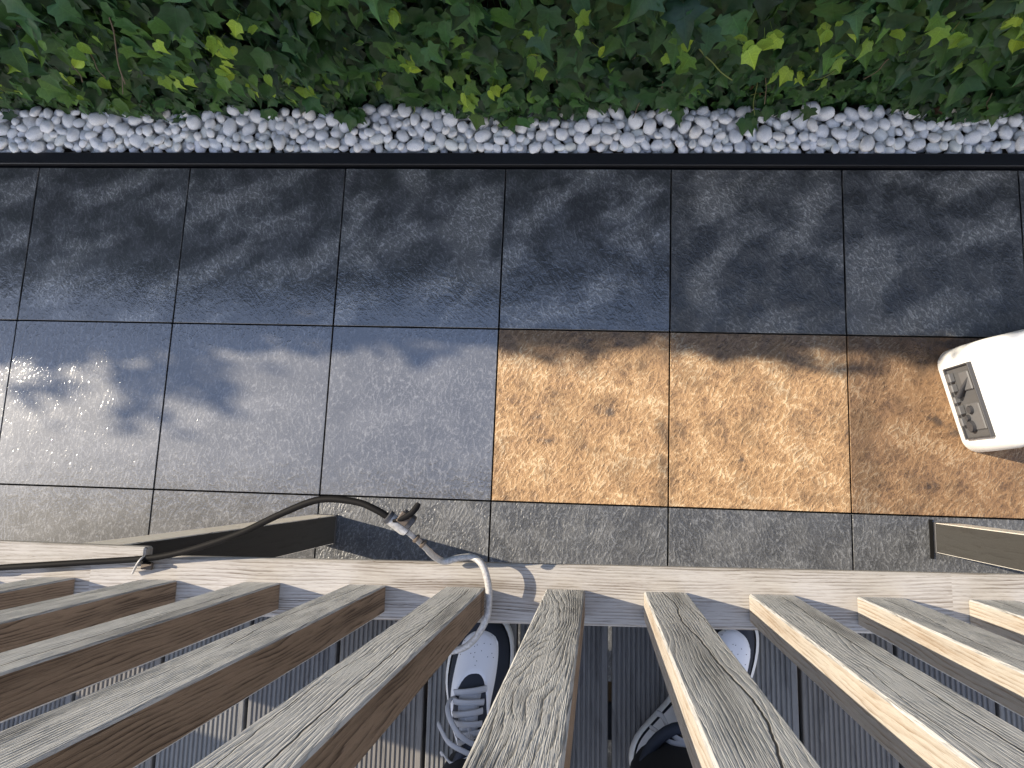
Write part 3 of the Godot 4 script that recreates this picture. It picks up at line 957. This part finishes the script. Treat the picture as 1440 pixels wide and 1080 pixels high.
func build_box() -> void:
	# local frame: -x is the side with the recess, z runs along it
	var turn := 0.262
	var hx := 0.25; var hz := 0.176
	var o := base("appliance_housing", Vector3(1.158 + hx * cos(turn) + 0.004, 0, -0.285 - hx * sin(turn)), turn)
	tag(o, "white rounded plastic housing with a grey recessed panel standing on the orange tile", "appliance")
	var g := Geo.new()
	var levels := [[0.0, 0.985, 0.05], [0.006, 1.0, 0.055], [0.10, 0.995, 0.055], [0.205, 0.975, 0.055], [0.232, 0.955, 0.06], [0.25, 0.915, 0.065], [0.259, 0.86, 0.07], [0.262, 0.78, 0.07], [0.264, 0.6, 0.07], [0.266, 0.3, 0.04], [0.2665, 0.05, 0.006]]
	# the recess is cut out by CSG, so the shell is closed
	var rings := []
	for l in levels:
		var ring := []
		for p in rounded_loop(hx * l[1], hz * l[1], l[2], 7): ring.append(Vector3(p.x, l[0] + 0.003, p.y))
		ring.append(ring[0])
		rings.append(ring)
	var st := SurfaceTool.new()
	st.begin(Mesh.PRIMITIVE_TRIANGLES)
	st.set_smooth_group(0)
	var quad := func(a: Vector3, b: Vector3, c: Vector3, out: Vector3) -> void:
		if (b - a).cross(c - a).length() < 1e-12: return
		var t := [a, b, c] if (b - a).cross(c - a).dot(out) < 0.0 else [a, c, b]
		for p in t: st.add_vertex(p)
	for i in rings.size() - 1:
		for k in rings[i].size() - 1:
			var a: Vector3 = rings[i][k]; var b: Vector3 = rings[i][k + 1]; var c: Vector3 = rings[i + 1][k + 1]; var d: Vector3 = rings[i + 1][k]
			var out := Vector3(a.x + c.x, (a.y - 0.1) * 2.0, a.z + c.z)
			quad.call(a, b, c, out); quad.call(a, c, d, out)
	for k in rings[0].size() - 1:
		quad.call(rings[0][k], rings[0][k + 1], Vector3(0, 0.003, 0), Vector3.DOWN)
		quad.call(rings[-1][k], rings[-1][k + 1], Vector3(0, 0.2700, 0), Vector3.UP)
	st.index()
	st.generate_normals()
	var shell: ArrayMesh = st.commit()
	part("housing", shell, M.white, o)
	# raised lid seam
	g = Geo.new()
	var loop := []
	for p in rounded_loop(hx * 0.80, hz * 0.80, 0.062, 7): loop.append(Vector3(p.x, 0.2642, p.y))
	loop.append(loop[0])
	g.tube(loop, 0.0010, 6, false)
	part("lid_seam", g.mesh(), M.white, o)
	# the panel: frame, back and the fittings in it
	var px := -hx - 0.0005
	var pan := base("control_panel", Vector3(px, 0.128, 0.004), 0.0, o)
	pan.rotation.z = -0.03
	var L := 0.114; var H := 0.066
	part("panel_back", boxmesh(Vector3(0.004, H * 2, L * 2), 0.0005, 2, Vector2.ZERO, Vector3(-0.0005, 0, 0)), M.grey_plastic, pan)
	g = Geo.new()
	for s in [-1.0, 1.0]:
		g.box(Vector3(-0.004, s * (H + 0.002), 0), Vector3(0.014, 0.005, L * 2 + 0.009), 0.001, 2)
		g.box(Vector3(-0.004, 0, s * (L + 0.002)), Vector3(0.014, H * 2 - 0.001, 0.005), 0.001, 1)
	part("panel_frame", g.mesh(), M.dark_plastic, pan)
	for q in [[-0.040, -0.085, 0.018, 0.020, 0.030], [-0.040, -0.050, 0.020, 0.018, 0.026], [-0.044, -0.012, 0.020, 0.016, 0.022], [-0.040, 0.022, 0.020, 0.020, 0.030], [-0.042, 0.060, 0.022, 0.018, 0.028], [0.030, -0.065, 0.008, 0.050, 0.060], [0.020, 0.050, 0.006, 0.070, 0.085]]:
		part("fitting", boxmesh(Vector3(q[2], q[3], q[4]), 0.003, 2, Vector2.ZERO, Vector3(-0.002 - q[2] / 2, q[0], q[1])), M.mid_plastic, pan)
	for q in [[0.012, 0.026, 0.013], [-0.010, 0.078, 0.019], [-0.014, 0.050, 0.010]]:
		g = Geo.new()
		g.tube([Vector3(-0.002, q[0], q[1]), Vector3(-0.016, q[0], q[1]), Vector3(-0.018, q[0], q[1])], [q[2], q[2], q[2] * 0.85], 18)
		part("knob", g.mesh(), M.dark_plastic, pan)
	g = Geo.new()
	g.tube([Vector3(-0.006, 0.050, -0.075), Vector3(-0.014, 0.015, -0.045), Vector3(-0.016, -0.018, -0.020)], [0.004, 0.009, 0.013], 8, true, 0.6)
	part("hinge_arm", g.mesh(), M.dark_plastic, pan)

# ---------------------------------------------------------------- person
func nets(bones: Array, cell: float, blend: float, grow := 0.0) -> Geo:
	var lo := Vector3.ONE * 99; var hi := -lo
	for b in bones:
		for k in 2:
			var rr: float = b[2 + k] + grow + cell * 2
			lo = lo.min(b[k] - Vector3.ONE * rr); hi = hi.max(b[k] + Vector3.ONE * rr)
	var dims := Vector3i(((hi - lo) / cell).ceil()) + Vector3i.ONE
	var field := PackedFloat32Array()
	field.resize(dims.x * dims.y * dims.z)
	field.fill(1.0)
	for b in bones:
		var blo: Vector3 = b[0].min(b[1]) - Vector3.ONE * (maxf(b[2], b[3]) + grow + blend + cell * 2)
		var bhi: Vector3 = b[0].max(b[1]) + Vector3.ONE * (maxf(b[2], b[3]) + grow + blend + cell * 2)
		var i0 := Vector3i(((blo - lo) / cell).floor()).clamp(Vector3i.ZERO, dims - Vector3i.ONE)
		var i1 := Vector3i(((bhi - lo) / cell).ceil()).clamp(Vector3i.ZERO, dims - Vector3i.ONE)
		var ab: Vector3 = b[1] - b[0]
		var l2 := maxf(ab.length_squared(), 1e-9)
		for z in range(i0.z, i1.z + 1):
			for y in range(i0.y, i1.y + 1):
				for x in range(i0.x, i1.x + 1):
					var p := lo + Vector3(x, y, z) * cell
					var t: float = clampf((p - b[0]).dot(ab) / l2, 0, 1)
					var d: float = (p - b[0] - ab * t).length() - lerpf(b[2], b[3], t) - grow
					var i := (z * dims.y + y) * dims.x + x
					var e := field[i]
					var h := maxf(blend - absf(e - d), 0.0) / blend
					field[i] = minf(e, d) - h * h * blend * 0.25
	var g := Geo.new()
	var at := {}
	for z in dims.z - 1:
		for y in dims.y - 1:
			for x in dims.x - 1:
				var sum := Vector3.ZERO
				var n := 0
				var i := (z * dims.y + y) * dims.x + x
				var mn := INF; var mx := -INF
				var vals := []
				for c in 8:
					var f := field[i + (c & 1) + ((c >> 1) & 1) * dims.x + ((c >> 2) & 1) * dims.x * dims.y]
					vals.append(f); mn = minf(mn, f); mx = maxf(mx, f)
				if mn >= 0.0 or mx < 0.0: continue
				for c in 8:
					for bit in [1, 2, 4]:
						if c & bit: continue
						var d: int = c | bit
						if (vals[c] < 0.0) == (vals[d] < 0.0): continue
						var t: float = vals[c] / (vals[c] - vals[d])
						var pa := Vector3(c & 1, (c >> 1) & 1, (c >> 2) & 1)
						var pb := Vector3(d & 1, (d >> 1) & 1, (d >> 2) & 1)
						sum += pa.lerp(pb, t); n += 1
				at[i] = g.vert(lo + (Vector3(x, y, z) + sum / n) * cell, Vector3.UP)
	var step := [1, dims.x, dims.x * dims.y]
	for z in range(1, dims.z - 1):
		for y in range(1, dims.y - 1):
			for x in range(1, dims.x - 1):
				var i := (z * dims.y + y) * dims.x + x
				for a in 3:
					var f := field[i]; var e := field[i + step[a]]
					if (f < 0.0) == (e < 0.0): continue
					var s1: int = step[(a + 1) % 3]; var s2: int = step[(a + 2) % 3]
					var q := [i, i - s1, i - s1 - s2, i - s2]
					if not (at.has(q[0]) and at.has(q[1]) and at.has(q[2]) and at.has(q[3])): continue
					var out := Vector3.ZERO
					out[a] = 1.0 if f < 0.0 else -1.0
					g.tri(at[q[0]], at[q[1]], at[q[2]], out); g.tri(at[q[0]], at[q[2]], at[q[3]], out)
	g.smooth()
	return g

# a shoe whose toe lies at the origin and whose heel lies 0.29 m along z; «side» is +1 for the right foot
func build_shoe(parent: Node3D, at: Vector3, turn: float, side: float) -> void:
	var o := base("shoe", at, turn, parent)
	var Ln := 0.292
	var halfw := func(t: float) -> float:
		var w := 0.051
		var f := 1.0
		if t < 0.30: f = sqrt(maxf(0.0, 1.0 - pow((0.30 - t) / 0.30, 2.3)))
		elif t < 0.62: f = lerpf(1.0, 0.74, smoothstep(0.30, 0.62, t))
		else: f = 0.74 * (sqrt(maxf(0.0, 1.0 - pow((t - 0.80) / 0.20, 2.0))) if t > 0.80 else 1.0)
		return w * f
	var mid := func(t: float) -> float: return side * (0.006 - 0.020 * smoothstep(0.05, 0.5, t) + 0.010 * smoothstep(0.5, 0.9, t)) * -1.0
	var height := func(t: float) -> float:
		return 0.026 + lerpf(0.024, 0.078, smoothstep(0.0, 0.52, t)) if t < 0.52 else lerpf(0.104, 0.086, smoothstep(0.52, 0.70, t))
	var surf := func(t: float, s: float, up: float) -> Vector3:
		var w: float = halfw.call(t) - 0.003
		var top: float = height.call(t)
		var y := 0.022 + (top - 0.022) * pow(maxf(0.0, 1.0 - pow(absf(s), 2.7)), 0.62)
		var nn := Vector3(s * 0.9, 1.0 - absf(s) * 0.6, -0.25 * (1.0 - t)).normalized()
		return Vector3(mid.call(t) + s * w, y, t * Ln) + nn * up
	var ts := []
	for k in 33: ts.append(0.004 + 0.992 * (0.5 - 0.5 * cos(PI * k / 32.0)))
	var g := Geo.new()
	var rows := []
	for t in ts:
		var row := []
		for k in 25: row.append(surf.call(t, -1.0 + k / 12.0, 0.0))
		rows.append(row)
	g.sheet(rows, func(p): return Vector3(p.x, p.y - 0.01, (p.z - 0.15) * 0.2))
	g.smooth()
	part("upper", g.mesh(), M.navy, o)
	# the sole: an outline with a rounded wall
	g = Geo.new()
	rows = []
	for lv in [[0.0, -0.004], [0.003, 0.001], [0.014, 0.004], [0.024, 0.0025], [0.0265, -0.001]]:
		var row := []
		for sgn in [1.0, -1.0]:
			for k in ts.size():
				var t: float = ts[k] if sgn > 0 else ts[ts.size() - 1 - k]
				var w: float = halfw.call(t) + lv[1]
				row.append(Vector3(mid.call(t) + sgn * maxf(w, 0.002), lv[0], t * (Ln + 0.006) - 0.003 + (lv[1] if t > 0.5 else -lv[1])))
		row.append(row[0])
		rows.append(row)
	g.sheet(rows, func(p): return Vector3(p.x, 0, p.z - 0.15))
	g.smooth()
	part("sole", g.mesh(), M.sole, o)
	# white toe panel with a scooped back edge
	g = Geo.new()
	rows = []
	for k in 15:
		var row := []
		for j in 17:
			var s := -0.70 + j * 0.0875
			var t0 := 0.075 + 0.12 * pow(absf(s), 3.0)
			var t1 := 0.27 + 0.26 * pow(absf(s) / 0.7, 3.0)
			var t := lerpf(t0, t1, k / 14.0)
			row.append(surf.call(t, s * (0.92 if k == 0 else 1.0), 0.0022 if k > 0 and k < 14 and j > 0 and j < 16 else 0.0004))
		rows.append(row)
	g.sheet(rows, func(p): return Vector3.UP)
	g.smooth()
	part("toe_panel", g.mesh(), M.shoe_white, o)
	# white panels along the sides
	for q in [-1.0, 1.0]:
		g = Geo.new()
		rows = []
		for k in 13:
			var row := []
			for j in 6: row.append(surf.call(lerpf(0.50, 0.95, k / 12.0), q * lerpf(0.62, 0.97, j / 5.0), 0.0020 if k > 0 and k < 12 and j > 0 else 0.0004))
			rows.append(row)
		g.sheet(rows, func(p): return Vector3(q, 0.6, 0))
		g.smooth()
		part("side_panel", g.mesh(), M.shoe_white, o)
	# punched holes
	g = Geo.new()
	var r := RandomNumberGenerator.new()
	r.seed = 7
	for k in 18:
		var s := r.randf_range(-0.6, 0.6)
		var t := r.randf_range(0.09, 0.24)
		var c: Vector3 = surf.call(t, s, 0.0030)
		var ps := []; var us := []
		for q in 7: ps.append(c + Vector3(cos(TAU * q / 7), -0.25 * s * cos(TAU * q / 7) + 0.10 * sin(TAU * q / 7) * 1.2, sin(TAU * q / 7)) * 0.0007); us.append(Vector2.ZERO)
		g.flat(ps, Vector3.UP, us)
	part("punched_holes", g.mesh(), M.navy, o)
	# tongue, eyelet stays and laces
	g = Geo.new()
	rows = []
	for k in 11:
		var row := []
		for j in 9: row.append(surf.call(lerpf(0.335, 0.66, k / 10.0), -0.36 + j * 0.09, 0.0024 + 0.0016 * k / 10.0 if j > 0 and j < 8 else 0.0005))
		rows.append(row)
	g.sheet(rows, func(p): return Vector3.UP)
	g.smooth()
	part("tongue", g.mesh(), M.tongue, o)
	for k in 6:
		g = Geo.new()
		var t := 0.345 + k * 0.048
		var pts := []
		for j in 9: pts.append(surf.call(t + (0.016 if k % 2 else -0.004) * (j / 8.0 - 0.5), -0.46 + j * 0.115, 0.0052))
		g.tube(pts, 0.0055, 8, true, 0.32)
		part("lace", g.mesh(), M.lace, o)
	for q in [[[0.02, 0.118, 0.175], [-0.01, 0.128, 0.150], [-0.030, 0.108, 0.120], [-0.022, 0.092, 0.108], [-0.004, 0.104, 0.130], [0.006, 0.118, 0.170]],
			[[0.0, 0.120, 0.180], [-0.030, 0.112, 0.165], [-0.048, 0.086, 0.152], [-0.054, 0.074, 0.148]],
			[[0.0, 0.120, 0.186], [-0.028, 0.108, 0.196], [-0.048, 0.082, 0.190], [-0.054, 0.070, 0.194]],
			[[0.0, 0.120, 0.186], [-0.024, 0.106, 0.206], [-0.044, 0.082, 0.212], [-0.050, 0.070, 0.216]],
			[[0.0, 0.120, 0.180], [0.026, 0.108, 0.180], [0.044, 0.080, 0.165], [0.040, 0.078, 0.150], [0.02, 0.108, 0.165]]]:
		var pts := []
		for p in q: pts.append(Vector3(p[0] + mid.call(0.6), p[1] - 0.004, p[2]))
		g = Geo.new()
		g.tube(spline(pts, 5), 0.0044, 8, true, 0.4)
		part("lace_bow", g.mesh(), M.lace, o)
	# padded collar
	g = Geo.new()
	var ring := []
	for k in 25:
		var a := TAU * k / 24.0
		ring.append(Vector3(mid.call(0.8) + cos(a) * 0.034, 0.098 - 0.006 * sin(a), 0.225 + sin(a) * 0.052))
	g.tube(ring, 0.009, 8, false)
	part("collar", g.mesh(), M.navy, o)

func build_person() -> void:
	var o := base("person", Vector3(0.0, DECK, 0.45))
	tag(o, "person in black trousers and white and navy lace-up shoes standing behind the railing", "person")
	var V := func(x: float, y: float, z: float) -> Vector3: return Vector3(x, y, z)
	var aL := Vector3(-0.165, 0.09, 0.02); var aR := Vector3(0.128, 0.09, -0.008)
	var kL := Vector3(-0.145, 0.49, 0.02); var kR := Vector3(0.105, 0.49, 0.0)
	var hL := Vector3(-0.105, 0.92, 0.09); var hR := Vector3(0.075, 0.92, 0.09)
	var sp := Vector3(-0.015, 0.98, 0.10); var ch := Vector3(-0.015, 1.32, 0.12); var nk := Vector3(-0.015, 1.50, 0.10); var hd := Vector3(-0.015, 1.64, 0.06)
	var skin := [[aL, kL, 0.036, 0.045], [aR, kR, 0.036, 0.045], [kL, hL, 0.046, 0.070], [kR, hR, 0.046, 0.070], [hL, hR, 0.085, 0.085], [sp, ch, 0.105, 0.115],
		[ch, nk, 0.10, 0.055], [nk, hd, 0.055, 0.06], [hd, hd + Vector3(0, 0.06, 0.02), 0.082, 0.09], [hd + Vector3(0, -0.05, -0.03), hd + Vector3(0, -0.03, -0.02), 0.055, 0.06], [hd + Vector3(0, 0.0, -0.085), hd + Vector3(0, -0.02, -0.10), 0.010, 0.014],
		[hd + Vector3(-0.085, 0.0, 0.02), hd + Vector3(-0.088, 0.03, 0.025), 0.014, 0.016], [hd + Vector3(0.085, 0.0, 0.02), hd + Vector3(0.088, 0.03, 0.025), 0.014, 0.016]]
	part("body", nets(skin, 0.022, 0.05).mesh(), M.skin, o)
	part("trousers", nets([[aL + Vector3(0, -0.035, 0.01), kL, 0.074, 0.078], [aR + Vector3(0, -0.035, 0.01), kR, 0.074, 0.078], [kL, hL, 0.078, 0.105], [kR, hR, 0.078, 0.105], [hL, hR, 0.122, 0.122], [sp, sp + Vector3(0, 0.06, 0), 0.145, 0.14]], 0.02, 0.05).mesh(), M.trouser, o)
	var eL := Vector3(-0.30, 1.12, 0.20); var eR := Vector3(0.27, 1.12, 0.20)
	part("jacket", nets([[sp, ch, 0.150, 0.155], [ch + Vector3(-0.15, 0.09, 0), ch + Vector3(0.15, 0.09, 0), 0.085, 0.085], [ch, nk, 0.11, 0.068],
		[ch + Vector3(-0.18, 0.10, 0), eL, 0.064, 0.055], [ch + Vector3(0.18, 0.10, 0), eR, 0.064, 0.055], [eL, Vector3(-0.19, 0.96, 0.06), 0.052, 0.048], [eR, Vector3(0.16, 0.96, 0.06), 0.052, 0.048]], 0.022, 0.05).mesh(), M.jacket, o)
	part("hair", nets([[hd + Vector3(0, 0.075, 0.03), hd + Vector3(0, 0.06, 0.05), 0.090, 0.085], [hd + Vector3(0, 0.0, 0.07), hd + Vector3(0, 0.05, 0.05), 0.055, 0.08]], 0.018, 0.03).mesh(), M.hair, o)
	build_shoe(o, Vector3(-0.191, 0.0005, 0.222 - 0.45), 0.14, -1.0)
	build_shoe(o, Vector3(0.243, 0.0005, 0.214 - 0.45), -0.62, 1.0)

# ---------------------------------------------------------------- all of it
func _ready() -> void:
	var cam := Camera3D.new()
	cam.name = "camera"
	cam.transform = Transform3D(Basis(Vector3(0.99764, -0.06084, -0.03183), Vector3(-0.02284, 0.14314, -0.98944), Vector3(0.06476, 0.98783, 0.14141)).orthonormalized(), Vector3(0, 2.3455, 0))
	var near := 0.05
	cam.set_frustum(1080.0 / 959.6 * near, Vector2(-62.3, -5.1) / 959.6 * near, near, 600.0)
	cam.current = true
	add_child(cam)
	var sky := ProceduralSkyMaterial.new()
	sky.sky_top_color = lin(0.26, 0.365, 0.62)
	sky.sky_horizon_color = lin(1.0, 0.925, 0.81)
	sky.sky_curve = 0.40
	sky.ground_bottom_color = lin(0.10, 0.09, 0.08)
	sky.ground_horizon_color = lin(0.30, 0.30, 0.30)
	sky.sun_angle_max = 12.0
	sky.sun_curve = 0.1
	var env := Environment.new()
	env.background_mode = Environment.BG_SKY
	env.sky = Sky.new()
	env.sky.sky_material = sky
	env.background_energy_multiplier = 1.28
	env.tonemap_mode = Environment.TONE_MAPPER_LINEAR
	env.tonemap_exposure = 2.03
	env.sdfgi_enabled = true
	env.ssao_enabled = true
	env.ssil_enabled = true
	var we := WorldEnvironment.new()
	we.environment = env
	add_child(we)
	var sun := DirectionalLight3D.new()
	sun.name = "sun"
	sun.light_energy = 1.36
	sun.light_color = Color(1.0, 0.945, 0.855)
	sun.light_angular_distance = 0.42
	sun.shadow_enabled = true
	add_child(sun)
	var el := deg_to_rad(33.0)
	var az := deg_to_rad(12.4)
	sun.look_at_from_position(Vector3.ZERO, Vector3(cos(el) * cos(az), -sin(el), cos(el) * sin(az)))
	make_materials()
	build_ground()
	build_terrace()
	build_slot()
	build_gravel()
	build_edging()
	build_hedge()
	build_deck()
	build_post(Vector3(-0.937, 0.0005, 0.199), "dark brown wooden deck post on the grey tiles at left")
	build_post(Vector3(1.138, 0.0005, 0.153), "dark grey wooden deck post beside the orange tile at right")
	build_railings()
	build_cable()
	build_box()
	build_person()
